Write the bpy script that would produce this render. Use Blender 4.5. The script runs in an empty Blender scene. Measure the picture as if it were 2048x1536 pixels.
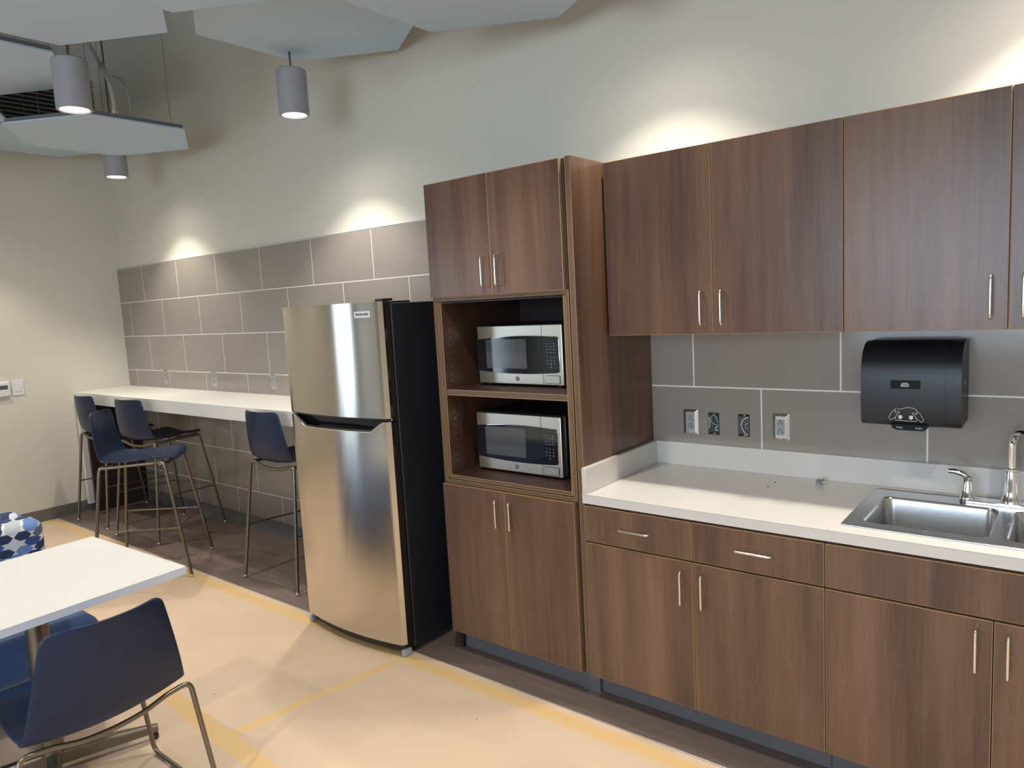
import bpy, bmesh, math, random
from mathutils import Vector, Matrix
PI = math.pi
random.seed(7)
S = bpy.context.scene
COL = S.collection

# ------------------------------------------------------------------ camera
CAM_POS = (1.54904889, -2.98779215, 1.65969439)
YAW, PITCH, ROLL, FPX = 0.67613277, -0.11348315, -0.05445547, 1428.11
cd = bpy.data.cameras.new('camera')
cam = bpy.data.objects.new('camera', cd); COL.objects.link(cam)
f_ = Vector((-math.sin(YAW)*math.cos(PITCH), math.cos(YAW)*math.cos(PITCH), math.sin(PITCH)))
r_ = f_.cross(Vector((0, 0, 1))).normalized(); u_ = r_.cross(f_)
c_, s_ = math.cos(ROLL), math.sin(ROLL)
R_ = c_*r_ + s_*u_; U_ = -s_*r_ + c_*u_
M = Matrix((R_, U_, -f_)).transposed().to_4x4(); M.translation = Vector(CAM_POS)
cam.matrix_world = M
cd.sensor_fit = 'HORIZONTAL'; cd.sensor_width = 36.0; cd.lens = FPX*36.0/2048.0
cd.clip_start = 0.05; cd.clip_end = 60
S.camera = cam

# ------------------------------------------------------------------ exposure, world, daylight
S.view_settings.view_transform = 'Standard'; S.view_settings.look = 'None'
S.view_settings.gamma = 1.0; S.view_settings.use_curve_mapping = False
S.view_settings.exposure = 0.12
W = bpy.data.worlds.new('world'); S.world = W; W.use_nodes = True
W.node_tree.nodes['Background'].inputs[0].default_value = (0.62, 0.78, 1.0, 1)
W.node_tree.nodes['Background'].inputs[1].default_value = 1.2

def area_light(name, loc, size, rot, power, color):
    l = bpy.data.lights.new(name, 'AREA'); l.shape = 'RECTANGLE'; l.size, l.size_y = size
    l.energy = power; l.color = color
    o = bpy.data.objects.new(name, l); COL.objects.link(o); o.location = loc; o.rotation_euler = rot
    return o
DAY = (0.69, 0.84, 1.0)
area_light('daylight_left_window', (-5.80, -5.78, 1.42), (1.9, 2.6), (0, -PI/2, 0), 80, DAY)
area_light('daylight_front_window', (1.3, -7.32, 1.9), (4.2, 2.0), (PI/2, 0, 0), 215, DAY)
LAMP_POWER = 80.0
LAMP_COLOR = (1.0, 0.925, 0.81)

# ------------------------------------------------------------------ node helpers
class NT:
    def __init__(s, name):
        s.mat = bpy.data.materials.new(name); s.mat.use_nodes = True
        s.t = s.mat.node_tree; s.b = s.t.nodes['Principled BSDF']; s.out = s.t.nodes['Material Output']
    def n(s, kind, **kw):
        nd = s.t.nodes.new(kind)
        for k, v in kw.items(): setattr(nd, k, v)
        return nd
    def l(s, a, b): s.t.links.new(a, b)
    def set(s, sock, v):
        if isinstance(v, bpy.types.NodeSocket): s.l(v, sock)
        else: sock.default_value = v
    def m(s, op, a, b=None, c=None, clamp=False):
        nd = s.n('ShaderNodeMath', operation=op); nd.use_clamp = clamp
        s.set(nd.inputs[0], a)
        if b is not None: s.set(nd.inputs[1], b)
        if c is not None: s.set(nd.inputs[2], c)
        return nd.outputs[0]
    def sstep(s, v, e0, e1):
        nd = s.n('ShaderNodeMapRange', interpolation_type='SMOOTHSTEP')
        s.set(nd.inputs[0], v); nd.inputs[1].default_value = e0; nd.inputs[2].default_value = e1
        return nd.outputs[0]
    def mix(s, f, a, b, mode='MIX'):
        nd = s.n('ShaderNodeMix', data_type='RGBA', blend_type=mode)
        s.set(nd.inputs[0], f)
        s.set(nd.inputs[6], a if isinstance(a, bpy.types.NodeSocket) else (*a, 1))
        s.set(nd.inputs[7], b if isinstance(b, bpy.types.NodeSocket) else (*b, 1))
        return nd.outputs[2]
    def pos(s): return s.n('ShaderNodeNewGeometry').outputs['Position']
    def obj(s): return s.n('ShaderNodeTexCoord').outputs['Object']
    def xyz(s, v):
        nd = s.n('ShaderNodeSeparateXYZ'); s.l(v, nd.inputs[0]); return nd.outputs
    def comb(s, x, y, z):
        nd = s.n('ShaderNodeCombineXYZ')
        for i, v in enumerate((x, y, z)): s.set(nd.inputs[i], v)
        return nd.outputs[0]
    def scale(s, v, k, off=(0, 0, 0)):
        nd = s.n('ShaderNodeMapping'); s.l(v, nd.inputs[0])
        nd.inputs['Scale'].default_value = k if hasattr(k, '__len__') else (k, k, k)
        s.set(nd.inputs['Location'], off); return nd.outputs[0]
    def noise(s, v, sc, det=3, rough=.5):
        nd = s.n('ShaderNodeTexNoise'); s.l(v, nd.inputs['Vector'])
        nd.inputs['Scale'].default_value = sc; nd.inputs['Detail'].default_value = det; nd.inputs['Roughness'].default_value = rough
        return nd.outputs[0]
    def bump(s, h, strength, dist=.002):
        nd = s.n('ShaderNodeBump'); nd.inputs['Strength'].default_value = strength; nd.inputs['Distance'].default_value = dist
        s.l(h, nd.inputs['Height']); s.l(nd.outputs[0], s.b.inputs['Normal'])
    def pr(s, **kw):
        al = dict(color='Base Color', rough='Roughness', metal='Metallic', spec='Specular IOR Level', coat='Coat Weight',
                  coat_rough='Coat Roughness', aniso='Anisotropic', emis='Emission Color', emis_s='Emission Strength', trans='Transmission Weight', alpha='Alpha', sheen='Sheen Weight')
        for k, v in kw.items():
            if isinstance(v, tuple) and len(v) == 3: v = (*v, 1)
            s.set(s.b.inputs[al[k]], v)
        return s

def simple(name, color, rough=.5, metal=0.0, spec=.5, var=.04, scale=30., bump=0.0, **kw):
    t = NT(name); v = t.obj()
    n = t.noise(v, scale, 3)
    c = t.mix(n, tuple(x*(1-var) for x in color), tuple(min(1, x*(1+var)) for x in color))
    t.pr(color=c, rough=rough, metal=metal, spec=spec, **kw)
    if bump: t.bump(n, bump)
    return t.mat

def rgb(r, g, b):
    f = lambda c: ((c/255+.055)/1.055)**2.4 if c > 10 else c/255/12.92
    return (f(r), f(g), f(b))

def paint(name, color):
    t = NT(name); p = t.pos()
    n = t.noise(p, 1.2, 2); fine = t.noise(p, 260, 2)
    t.pr(color=t.mix(n, tuple(c*.97 for c in color), color), rough=.62, spec=.3)
    t.bump(fine, .12, .0006)
    return t.mat

def cabinet_wood(name, a, b, c, rough=.29, vert=True):
    t = NT(name); v = t.obj()
    rnd = t.n('ShaderNodeObjectInfo').outputs['Random']
    off = t.comb(t.m('MULTIPLY', rnd, 37.), t.m('MULTIPLY', rnd, 11.), t.m('MULTIPLY', rnd, 5.))
    q = t.n('ShaderNodeVectorMath', operation='ADD'); t.l(v, q.inputs[0]); t.l(off, q.inputs[1]); q = q.outputs[0]
    big = t.noise(t.scale(q, (7.5, 7.5, .55) if vert else (.55, 7.5, 7.5)), 1.0, 3, .55)
    mid = t.noise(t.scale(q, (34, 34, 1.3) if vert else (1.3, 34, 34)), 1.0, 3, .6)
    fib = t.noise(t.scale(q, (210, 210, 9) if vert else (9, 210, 210)), 1.0, 2, .6)
    k = t.m('ADD', t.m('MULTIPLY', t.m('SUBTRACT', big, .5), 1.7), t.m('MULTIPLY', t.m('SUBTRACT', mid, .5), .9))
    k = t.m('ADD', t.m('ADD', k, t.m('MULTIPLY', t.m('SUBTRACT', fib, .5), .55)), .5, clamp=True)
    c1 = t.mix(k, a, b)
    streak = t.sstep(t.noise(t.scale(q, (3.1, 3.1, .22) if vert else (.22, 3.1, 3.1)), 1.0, 2), .56, .70)
    c1 = t.mix(t.m('MULTIPLY', streak, .45), c1, c)
    t.pr(color=c1, rough=rough, spec=.5)
    t.bump(fib, .12, .0008)
    return t.mat

def steel(name, color, rough=.26, aniso=.75, brush=(3, 3, 420)):
    t = NT(name); v = t.obj()
    n = t.noise(t.scale(v, brush), 1.0, 2)
    t.pr(color=t.mix(n, tuple(x*.94 for x in color), color), metal=1.0, rough=t.m('ADD', rough, t.m('MULTIPLY', n, .06)), aniso=aniso)
    tg = t.n('ShaderNodeTangent', direction_type='RADIAL', axis='Z'); t.l(tg.outputs[0], t.b.inputs['Tangent']); t.b.inputs['Anisotropic Rotation'].default_value = .25
    return t.mat

def emitter(name, color, s):
    t = NT(name); t.pr(color=(0, 0, 0), emis=color, emis_s=s); return t.mat

M_WALL = paint('warm_white_wall_paint', (.66, .635, .55))
M_CEIL = paint('grey_ceiling_paint', (.13, .125, .115))
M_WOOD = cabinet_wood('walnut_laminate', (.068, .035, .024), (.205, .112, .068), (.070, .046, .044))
M_WOODIN = cabinet_wood('walnut_laminate_shaded_inside', (.046, .020, .014), (.085, .038, .024), (.035, .02, .018), rough=.45)  # walnut darkened to put the shade of the niches into its colour
M_WOODDK = cabinet_wood('dark_laminate_and_niche_shade', (.018, .011, .011), (.035, .020, .018), (.02, .015, .016), rough=.5)  # dark panels, also painted shade at the back and top of the niche
M_BAND = simple('edge_band', (.30, .185, .090), .4, var=.12, scale=80)
M_HANDLE = simple('satin_nickel', (.78, .77, .75), .2, 1.0)
M_CHROME = simple('chrome', (.86, .86, .87), .06, 1.0, var=.01)
M_SINK = simple('sink_steel', (.62, .62, .62), .24, 1.0, var=.1, scale=60, bump=.03)
M_STEEL = steel('brushed_steel', (.66, .62, .55), .15, .94)
M_STEELF = steel('brushed_steel_flat', (.80, .76, .66), .34, .3, (3, 3, 300))
M_BLACK = simple('black_textured_metal', (.012, .014, .019), .42, bump=.35, scale=700)
M_BLACKP = simple('black_plastic', (.010, .010, .012), .35)
M_GLOSSBLK = simple('black_gloss_plastic', (.012, .009, .009), .08)
M_GLASSBLK = simple('black_glass', (.011, .012, .015), .045, spec=.6, var=.0)
M_SCREEN = simple('microwave_mesh_window', (.085, .088, .090), .10, var=.05, scale=900)
M_DISP = simple('navy_black_plastic', (.009, .011, .017), .38, bump=.1, scale=500)
M_LABEL = simple('dispenser_label', (.003, .004, .006), .5, spec=.2)
M_WHITEP = simple('white_plastic', (.72, .72, .72), .35)
M_LINE = simple('printed_white', (.62, .62, .62), .5)
M_GREYLINE = simple('printed_grey', (.22, .24, .26), .5)
M_INK = simple('printed_black', (.01, .01, .012), .4)
M_PLATE = simple('brushed_plate', (.60, .585, .55), .34, 1.0)
M_RECEPT = simple('grey_receptacle', (.33, .345, .36), .4)
M_HOLE = simple('dark_slot', (.006, .006, .006), .7)
M_GREENBOX = simple('green_box_inside', (.035, .060, .055), .5)
M_STEELBOX = simple('metal_box_inside', (.10, .085, .085), .45, .5)
M_NAVY = simple('navy_polypropylene', (.0075, .0175, .052), .36, spec=.38, bump=.12, scale=900)
M_BRONZE = simple('bronze_tube', (.215, .185, .145), .34, .85)
M_GLIDE = simple('chrome_glide', (.85, .85, .85), .15, 1.0)
M_TABLE = simple('white_laminate', (.74, .735, .72), .38, var=.01)
M_TABLEEDGE = simple('white_edge', (.62, .68, .78), .45, var=.01)
M_BARTOP = simple('white_solid_surface', (.78, .76, .72), .35, var=.02)
M_COPING = simple('grey_rubber', (.125, .125, .135), .4)
M_BASEB = simple('taupe_rubber', (.16, .148, .128), .5)
M_PEND = simple('grey_lacquer', (.315, .32, .345), .5, var=.02)
M_CLOUD = simple('white_acoustic_panel', (.46, .57, .68), .8, var=.02, scale=5)
M_CLOUDRIM = simple('grey_panel_frame', (.13, .145, .15), .5)
M_CABLE = simple('steel_cable', (.20, .17, .12), .45, .3)
M_CONDUIT = simple('pale_flexible_conduit', (.40, .39, .34), .5, bump=.4, scale=200)
M_LENS = emitter('lamp_lens', (1.0, .95, .86), 9.0)
M_STRIP = simple('aluminium_strip', (.55, .53, .50), .35, .8)
M_GROUT = simple('pale_grout', (.80, .78, .72), .8)
M_FRAMEW = simple('window_frame_aluminium', (.30, .31, .32), .4, .6)

t = NT('taupe_glazed_tile'); n = t.noise(t.pos(), 2.5, 2)
t.pr(color=t.mix(n, (.275, .243, .215), (.315, .280, .250)), rough=.13, spec=.5); M_TILE = t.mat

t = NT('speckled_quartz'); p = t.pos(); n = t.noise(p, 420, 2, .7); big = t.noise(p, 3, 2)
sp = t.sstep(n, .60, .72)
c = t.mix(big, (.60, .575, .545), (.66, .63, .60)); c = t.mix(t.m('MULTIPLY', sp, .35), c, (.85, .84, .82))
sp2 = t.sstep(t.noise(p, 300, 2, .7), .66, .74); c = t.mix(t.m('MULTIPLY', sp2, .3), c, (.32, .30, .28))
t.pr(color=c, rough=.28, spec=.45); M_QUARTZ = t.mat

t = NT('thin_glass')
tr = t.n('ShaderNodeBsdfTransparent'); gl = t.n('ShaderNodeBsdfGlossy'); gl.inputs['Roughness'].default_value = .02
mx = t.n('ShaderNodeMixShader'); mx.inputs[0].default_value = .08
t.l(tr.outputs[0], mx.inputs[1]); t.l(gl.outputs[0], mx.inputs[2]); t.l(mx.outputs[0], t.out.inputs[0]); M_GLASS = t.mat

# paper-covered floor with yellowed seams
t = NT('beige_floor_covering'); p = t.pos(); x, y, z = t.xyz(p)
wob = t.m('MULTIPLY', t.m('SUBTRACT', t.noise(p, 5, 2), .5), .022)
def band(v, centre, half, soft=.008):
    d = t.m('ABSOLUTE', t.m('SUBTRACT', t.m('ADD', v, wob), centre))
    return t.m('SUBTRACT', 1.0, t.sstep(d, half-soft, half+soft))
b1 = band(y, -.815, .035, .02)
slope = t.m('ADD', x, t.m('MULTIPLY', t.m('ADD', y, .87), -.16))
b2 = t.m('MULTIPLY', t.m('MULTIPLY', band(slope, -.955, .024), t.sstep(y, -1.72, -1.66)), t.m('SUBTRACT', 1., t.sstep(y, -.88, -.84)))
s3 = t.m('ADD', y, t.m('MULTIPLY', t.m('ADD', x, 1.05), .06))
b3 = t.m('MULTIPLY', band(s3, -1.665, .038), t.m('MULTIPLY', t.m('SUBTRACT', 1., t.sstep(x, .4, .5)), t.sstep(x, -2.2, -2.1)))
bands = t.m('MAXIMUM', t.m('MAXIMUM', b1, b2), b3)
base = t.mix(t.noise(p, .9, 3), (.62, .46, .325), (.67, .52, .385))
base = t.mix(t.m('MULTIPLY', t.sstep(t.noise(t.scale(p, (1.3, 2.2, 1), (4, 2, 0)), 1.0, 2), .5, .62), .25), base, (.46, .36, .27))
col = t.mix(t.m('MULTIPLY', bands, .85), base, (.69, .46, .20))
vor = t.n('ShaderNodeTexVoronoi'); vor.inputs['Scale'].default_value = 6.5; t.l(p, vor.inputs['Vector'])
dot = t.m('SUBTRACT', 1., t.sstep(vor.outputs['Distance'], .018, .028))
keep = t.m('GREATER_THAN', t.xyz(vor.outputs['Color'])[0], .55)
col = t.mix(t.m('MULTIPLY', dot, keep), col, t.mix(t.m('GREATER_THAN', t.xyz(vor.outputs['Color'])[1], .5), (.14, .10, .07), (.82, .78, .70)))
t.pr(color=col, rough=.55, spec=.3); t.bump(t.noise(p, 90, 2), .05); M_FLOOR = t.mat

t = NT('dark_plank_floor'); p = t.pos(); x, y, z = t.xyz(p)
row = t.m('FLOOR', t.m('DIVIDE', y, .152))
q = t.comb(t.m('ADD', t.m('MULTIPLY', x, 1.6), t.m('MULTIPLY', row, 7.3)), t.m('MULTIPLY', y, 26), row)
g = t.noise(q, 1.0, 4, .6); g2 = t.noise(t.comb(t.m('ADD', t.m('MULTIPLY', x, .5), t.m('MULTIPLY', row, 3.1)), row, 0.), 1.4, 1)
col = t.mix(t.m('ADD', t.m('MULTIPLY', g, .8), t.m('MULTIPLY', g2, .25)), (.085, .060, .052), (.27, .200, .170))
fr = t.m('ABSOLUTE', t.m('SUBTRACT', t.m('FRACT', t.m('DIVIDE', y, .152)), .5))
col = t.mix(t.m('MULTIPLY', t.sstep(fr, .490, .497), .7), col, (.02, .014, .012))
t.pr(color=col, rough=.42, spec=.4); t.bump(g, .1); M_PLANK = t.mat

t = NT('blue_woven_fabric'); v = t.obj(); n = t.noise(v, 700, 2); b = t.noise(v, 4, 2)
t.pr(color=t.mix(b, (.030, .070, .195), (.045, .095, .25)), rough=.85, spec=.25, sheen=.3); t.bump(n, .3); M_BLUE = t.mat

# hexagon print: coloured hexagons touching at the tips, pale lozenges between
t = NT('hexagon_print_fabric'); v = t.obj(); x, y, z = t.xyz(v)
u0 = t.m('DIVIDE', t.m('ADD', y, t.m('MULTIPLY', x, .35)), .074); v0 = t.m('DIVIDE', t.m('ADD', z, t.m('MULTIPLY', x, .6)), .066)
def cell(ox):
    uu = t.m('SUBTRACT', u0, ox); vv = t.m('SUBTRACT', v0, ox)
    iu = t.m('ROUND', uu); iv = t.m('ROUND', vv)
    return t.m('SUBTRACT', uu, iu), t.m('SUBTRACT', vv, iv), t.m('ADD', iu, ox), t.m('ADD', iv, ox)
def hexd(a, b): return t.m('MAXIMUM', t.m('MULTIPLY', t.m('ABSOLUTE', b), 1.55), t.m('ADD', t.m('ABSOLUTE', a), t.m('MULTIPLY', t.m('ABSOLUTE', b), .78)))
A = cell(0.0); B = cell(0.5)
dA, dB = hexd(A[0], A[1]), hexd(B[0], B[1])
useB = t.m('LESS_THAN', dB, dA)
lerp = lambda a, b: t.m('ADD', t.m('MULTIPLY', a, t.m('SUBTRACT', 1., useB)), t.m('MULTIPLY', b, useB))
wn = t.n('ShaderNodeTexWhiteNoise'); t.l(t.comb(lerp(A[2], B[2]), lerp(A[3], B[3]), 1.0), wn.inputs['Vector'])
ramp = t.n('ShaderNodeValToRGB'); ramp.color_ramp.interpolation = 'CONSTANT'; t.l(wn.outputs[0], ramp.inputs[0])
els = ramp.color_ramp.elements
for pos_, cc in ((0, (.055, .12, .34)), (.17, (.035, .05, .12)), (.30, (.12, .14, .18)), (.44, (.62, .64, .68)), (.70, (.15, .25, .52)), (.80, (.50, .53, .58)), (.92, (.045, .085, .25))):
    e = els[0] if pos_ == 0 else els.new(pos_); e.position = pos_; e.color = (*cc, 1)
inside = t.m('LESS_THAN', t.m('MINIMUM', dA, dB), .475)
pale = t.mix(t.m('GREATER_THAN', t.noise(v, 9, 0), .5), (.60, .62, .66), (.74, .75, .77))
t.pr(color=t.mix(inside, pale, ramp.outputs[0]), rough=.8, spec=.25); t.bump(t.noise(v, 800, 1), .25); M_HEX = t.mat

# ------------------------------------------------------------------ mesh helpers
ORG = {}
class MB:
    def __init__(s): s.v = []; s.f = []; s.m = []
    def add(s, vs, fs, mi=0):
        k = len(s.v); s.v += [tuple(v) for v in vs]
        for f in fs: s.f.append(tuple(k+i for i in f)); s.m.append(mi)
    def box(s, x0, x1, y0, y1, z0, z1, mi=0, side=None):
        vs = [(x, y, z) for z in (z0, z1) for y in (y0, y1) for x in (x0, x1)]
        fs = [(0, 2, 3, 1), (4, 5, 7, 6), (0, 1, 5, 4), (2, 6, 7, 3), (0, 4, 6, 2), (1, 3, 7, 5)]
        if side is None: s.add(vs, fs, mi)
        else:                      # front (-y) and back keep mi, the four edges take side
            s.add(vs, [fs[2], fs[3]], mi); s.add(vs, [fs[0], fs[1], fs[4], fs[5]], side)
        return s
    def prism(s, poly, axis, a, b, mi=0, side=None):
        # poly in the two other axes (in xyz order), extruded on axis from a to b
        def P(p, t):
            if axis == 'x': return (t, p[0], p[1])
            if axis == 'y': return (p[0], t, p[1])
            return (p[0], p[1], t)
        n = len(poly); vs = [P(p, a) for p in poly] + [P(p, b) for p in poly]
        s.add(vs, [tuple(range(n))[::-1], tuple(range(n, 2*n))], mi)
        s.add(vs, [(i, (i+1) % n, n+(i+1) % n, n+i) for i in range(n)], mi if side is None else side)
        return s
    def lathe(s, c, prof, n=20, mi=0, axis=(0, 0, 1)):
        ax = Vector(axis).normalized(); q = Vector((0, 0, 1)).rotation_difference(ax); c = Vector(c)
        vs = []; fs = []
        for r, h in prof:
            for i in range(n):
                a = 2*PI*i/n; vs.append(c + q @ Vector((r*math.cos(a), r*math.sin(a), h)))
        for j in range(len(prof)-1):
            for i in range(n): fs.append((j*n+i, j*n+(i+1) % n, (j+1)*n+(i+1) % n, (j+1)*n+i))
        fs.append(tuple(range(n))[::-1]); fs.append(tuple((len(prof)-1)*n+i for i in range(n)))
        s.add(vs, fs, mi); return s
    def cyl(s, a, b, r, n=14, mi=0, r2=None):
        a, b = Vector(a), Vector(b); L = (b-a).length
        return s.lathe(a, [(r, 0), (r if r2 is None else r2, L)], n, mi, b-a)
    def tube(s, pts, r, fillet=0.0, n=8, mi=0, closed=False):
        P = [Vector(p) for p in pts]
        if fillet and len(P) > 2:
            Q = [P[0]]
            for i in range(1, len(P)-1):
                a, b, c = P[i-1], P[i], P[i+1]
                d = min(fillet, (a-b).length*.49, (c-b).length*.49)
                p0 = b+(a-b).normalized()*d; p1 = b+(c-b).normalized()*d
                for k in range(7):
                    w = k/6; Q.append(p0*(1-w)**2 + b*2*w*(1-w) + p1*w*w)
            Q.append(P[-1]); P = Q
        rr = r if hasattr(r, '__len__') else [r]*len(P)
        vs = []; fs = []; m = len(P)
        T = [(P[(i+1) % m if closed else min(i+1, m-1)] - P[(i-1) % m if closed else max(i-1, 0)]).normalized() for i in range(m)]
        up = Vector((0, 0, 1)) if abs(T[0].z) < .9 else Vector((1, 0, 0))
        N = T[0].cross(up).normalized()
        for i in range(m):
            if i: N = (T[i-1].rotation_difference(T[i]) @ N)
            Bn = T[i].cross(N).normalized()
            for k in range(n):
                a = 2*PI*k/n; vs.append(P[i] + (N*math.cos(a)+Bn*math.sin(a))*rr[i])
        for i in range(m if closed else m-1):
            for k in range(n):
                j = (i+1) % m; fs.append((i*n+k, i*n+(k+1) % n, j*n+(k+1) % n, j*n+k))
        if not closed: fs.append(tuple(range(n))[::-1]); fs.append(tuple((m-1)*n+k for k in range(n)))
        s.add(vs, fs, mi); return s
    def build(s, name, mats, parent=None, bevel=0.0, seg=2, smooth=False, org=None):
        if not isinstance(mats, (list, tuple)): mats = [mats]
        o0 = ORG.get(parent.name, Vector((0, 0, 0))) if (parent is not None and org is None) else Vector(org or (0, 0, 0))
        me = bpy.data.meshes.new(name)
        me.from_pydata([tuple(Vector(v)-o0) for v in s.v], [], s.f)
        for m_ in mats: me.materials.append(m_)
        for p_, mi in zip(me.polygons, s.m): p_.material_index = mi
        bm = bmesh.new(); bm.from_mesh(me); bmesh.ops.recalc_face_normals(bm, faces=bm.faces); bm.to_mesh(me); bm.free()
        if smooth: 
            me.polygons.foreach_set('use_smooth', [True]*len(me.polygons)); me.set_sharp_from_angle(angle=math.radians(smooth if smooth > 1 else 40))
        o = bpy.data.objects.new(name, me); COL.objects.link(o)
        if parent is not None: o.parent = parent; ORG[o.name] = o0
        if bevel:
            b = o.modifiers.new('edge', 'BEVEL'); b.width = bevel; b.segments = seg; b.limit_method = 'ANGLE'; b.angle_limit = math.radians(40)
            if not smooth:
                me.polygons.foreach_set('use_smooth', [True]*len(me.polygons)); me.set_sharp_from_angle(angle=math.radians(30))
            b.harden_normals = False
        return o

def tag(o, label, cat, group=None):
    o['label'] = label; o['category'] = cat
    if group: o['group'] = group
    return o
def thing(name, label, cat, loc=(0, 0, 0), rz=0.0, group=None):
    o = bpy.data.objects.new(name, None); COL.objects.link(o); o.location = loc; o.rotation_euler = (0, 0, rz)
    o.empty_display_size = .1; ORG[o.name] = Vector(loc)
    return tag(o, label, cat, group)
def struct(o): o['kind'] = 'structure'; return o
def copy_thing(src, loc, rz, label, group=None):
    def rec(o, par):
        c = o.copy(); COL.objects.link(c)
        if par is not None: c.parent = par
        for ch in kids.get(o.name, []): rec(ch, c)
        return c
    kids = {}
    for o in list(COL.objects):
        if o.parent is not None: kids.setdefault(o.parent.name, []).append(o)
    r = rec(src, None); r.location = loc; r.rotation_euler = (0, 0, rz); r['label'] = label
    if group: r['group'] = group
    return r
def text(name, body, mat, parent, loc, size, rot=(PI/2, 0, 0), depth=.0004, align='CENTER', bold=0.0):
    c = bpy.data.curves.new(name, 'FONT'); c.body = body; c.size = size; c.align_x = align; c.align_y = 'CENTER'; c.extrude = depth; c.offset = bold
    tmp = bpy.data.objects.new('tmp', c); COL.objects.link(tmp)
    dg = bpy.context.evaluated_depsgraph_get(); me = bpy.data.meshes.new_from_object(tmp.evaluated_get(dg))
    bpy.data.objects.remove(tmp)
    mt = Matrix.Translation(Vector(loc) - ORG.get(parent.name, Vector((0, 0, 0)))) @ Vector(rot).to_track_quat('Z', 'Y').to_matrix().to_4x4() if False else Matrix.Translation(Vector(loc) - ORG.get(parent.name, Vector((0, 0, 0)))) @ __import__('mathutils').Euler(rot).to_matrix().to_4x4()
    me.transform(mt); me.materials.clear(); me.materials.append(mat)
    o = bpy.data.objects.new(name, me); COL.objects.link(o); o.parent = parent; ORG[o.name] = ORG.get(parent.name, Vector((0, 0, 0)))
    return o
def catmull(P, k=6):
    P = [Vector(p) for p in P]; out = []
    for i in range(len(P)-1):
        a, b, c, d = P[max(i-1, 0)], P[i], P[i+1], P[min(i+2, len(P)-1)]
        for j in range(k):
            w = j/k; out.append(.5*((2*b)+(c-a)*w+(2*a-5*b+4*c-d)*w*w+(3*b-a-3*c+d)*w**3))
    out.append(P[-1]); return out
def rrect(x0, x1, y0, y1, r, n=6):
    out = []
    for cx, cy, a0 in ((x1-r, y0+r, -PI/2), (x1-r, y1-r, 0), (x0+r, y1-r, PI/2), (x0+r, y0+r, PI)):
        for i in range(n+1):
            a = a0+PI/2*i/n; out.append((cx+r*math.cos(a), cy+r*math.sin(a)))
    return out

# ------------------------------------------------------------------ room
XL, XR, YF, ZC = -5.44, 3.6, -7.0, 4.2
struct(MB().box(XL-.15, XR+.15, YF-.15, .15, -.12, -.0005).build('floor', M_FLOOR))
struct(MB().box(XL, XR, -.745, 0, -.0004, .0015).build('floor_plank_strip', M_PLANK))
struct(MB().box(XL, XR, -.752, -.744, -.0003, .004).build('trim_1', M_STRIP, bevel=.001))
struct(MB().box(XL-.15, XR+.15, 0, .15, 0, ZC).build('wall_back', M_WALL))
m = MB()      # left wall with its tall window opening
wy0, wy1, wz0, wz1 = -6.60, -4.95, .12, 2.72
m.box(XL-.15, XL, wy1, 0, 0, ZC); m.box(XL-.15, XL, YF, wy0, 0, ZC); m.box(XL-.15, XL, wy0, wy1, 0, wz0); m.box(XL-.15, XL, wy0, wy1, wz1, ZC)
struct(m.build('wall_left', M_WALL))
m = MB()      # front wall, behind the camera, with a wide window
m.box(XL-.15, -.8, YF-.15, YF, 0, ZC); m.box(3.4, XR+.15, YF-.15, YF, 0, ZC); m.box(-.8, 3.4, YF-.15, YF, 0, .9); m.box(-.8, 3.4, YF-.15, YF, 2.9, ZC)
struct(m.build('wall_front', M_WALL))
struct(MB().box(XR, XR+.15, YF, 0, 0, ZC).build('wall_right', M_WALL))
struct(MB().box(XL-.15, XR+.15, YF-.15, .15, ZC, ZC+.1).build('ceiling', M_CEIL))
m = MB()
for a, b in ((wy0, wy0+.05), (-5.28, -5.18), (wy1-.05, wy1)): m.box(XL-.12, XL-.04, a, b, wz0, wz1)
for a, b in ((wz0, wz0+.05), (wz1-.05, wz1)): m.box(XL-.12, XL-.04, wy0, wy1, a, b)
w1 = struct(m.build('window_1', M_FRAMEW)); 
MB().box(XL-.085, XL-.08, wy0+.05, wy1-.05, wz0+.05, wz1-.05).build('pane', M_GLASS, w1)
m = MB()
for a in (-.8, .58, 1.96, 3.35): m.box(a, a+.05, YF-.12, YF-.04, .9, 2.9)
for a in (.9, 2.85): m.box(-.8, 3.4, YF-.12, YF-.04, a, a+.05)
w2 = struct(m.build('window_2', M_FRAMEW))
MB().box(-.75, 3.35, YF-.085, YF-.08, .95, 2.85).build('pane', M_GLASS, w2)
struct(MB().box(XL, XL+.008, YF, -.003, 0, .102).box(XL, XL+.016, YF, -.003, 0, .006).build('baseboard_left', M_BASEB, bevel=.002))
struct(MB().box(XL+.005, -.80, -.018, -.001, .0015, .102).box(XL+.005, -.80, -.026, -.001, .0015, .008).build('baseboard_back', M_COPING, bevel=.002))

# tile fields: running bond, one mesh each
def tile_field(name, xa, xb, za, zb, x0, z0, T=.6136, H=.3088, g=.0065, par=0, off=None):
    m = MB(); m.box(xa, xb, -.0086, 0, za, zb, 1)
    j0 = math.floor((za-z0)/H)-1; j1 = math.ceil((zb-z0)/H)+1
    for j in range(j0, j1):
        a, b = max(za, z0+j*H+g/2), min(zb, z0+(j+1)*H-g/2)
        if b-a < .004: continue
        xo = x0 if j % 2 == par else (x0+T/2 if off is None else off)
        k0 = math.floor((xa-xo)/T)-1
        for k in range(k0, k0+int((xb-xa)/T)+4):
            c, d = max(xa, xo+k*T+g/2), min(xb, xo+(k+1)*T-g/2)
            if d-c > .004: m.box(c, d, -.0095, -.004, a, b, 0)
    return struct(m.build(name, [M_TILE, M_GROUT]))
tile_field('wall_tile_bar', XL, -.795, .10, 2.157, -4.956, 2.157-.3088*8, par=1)
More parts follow.
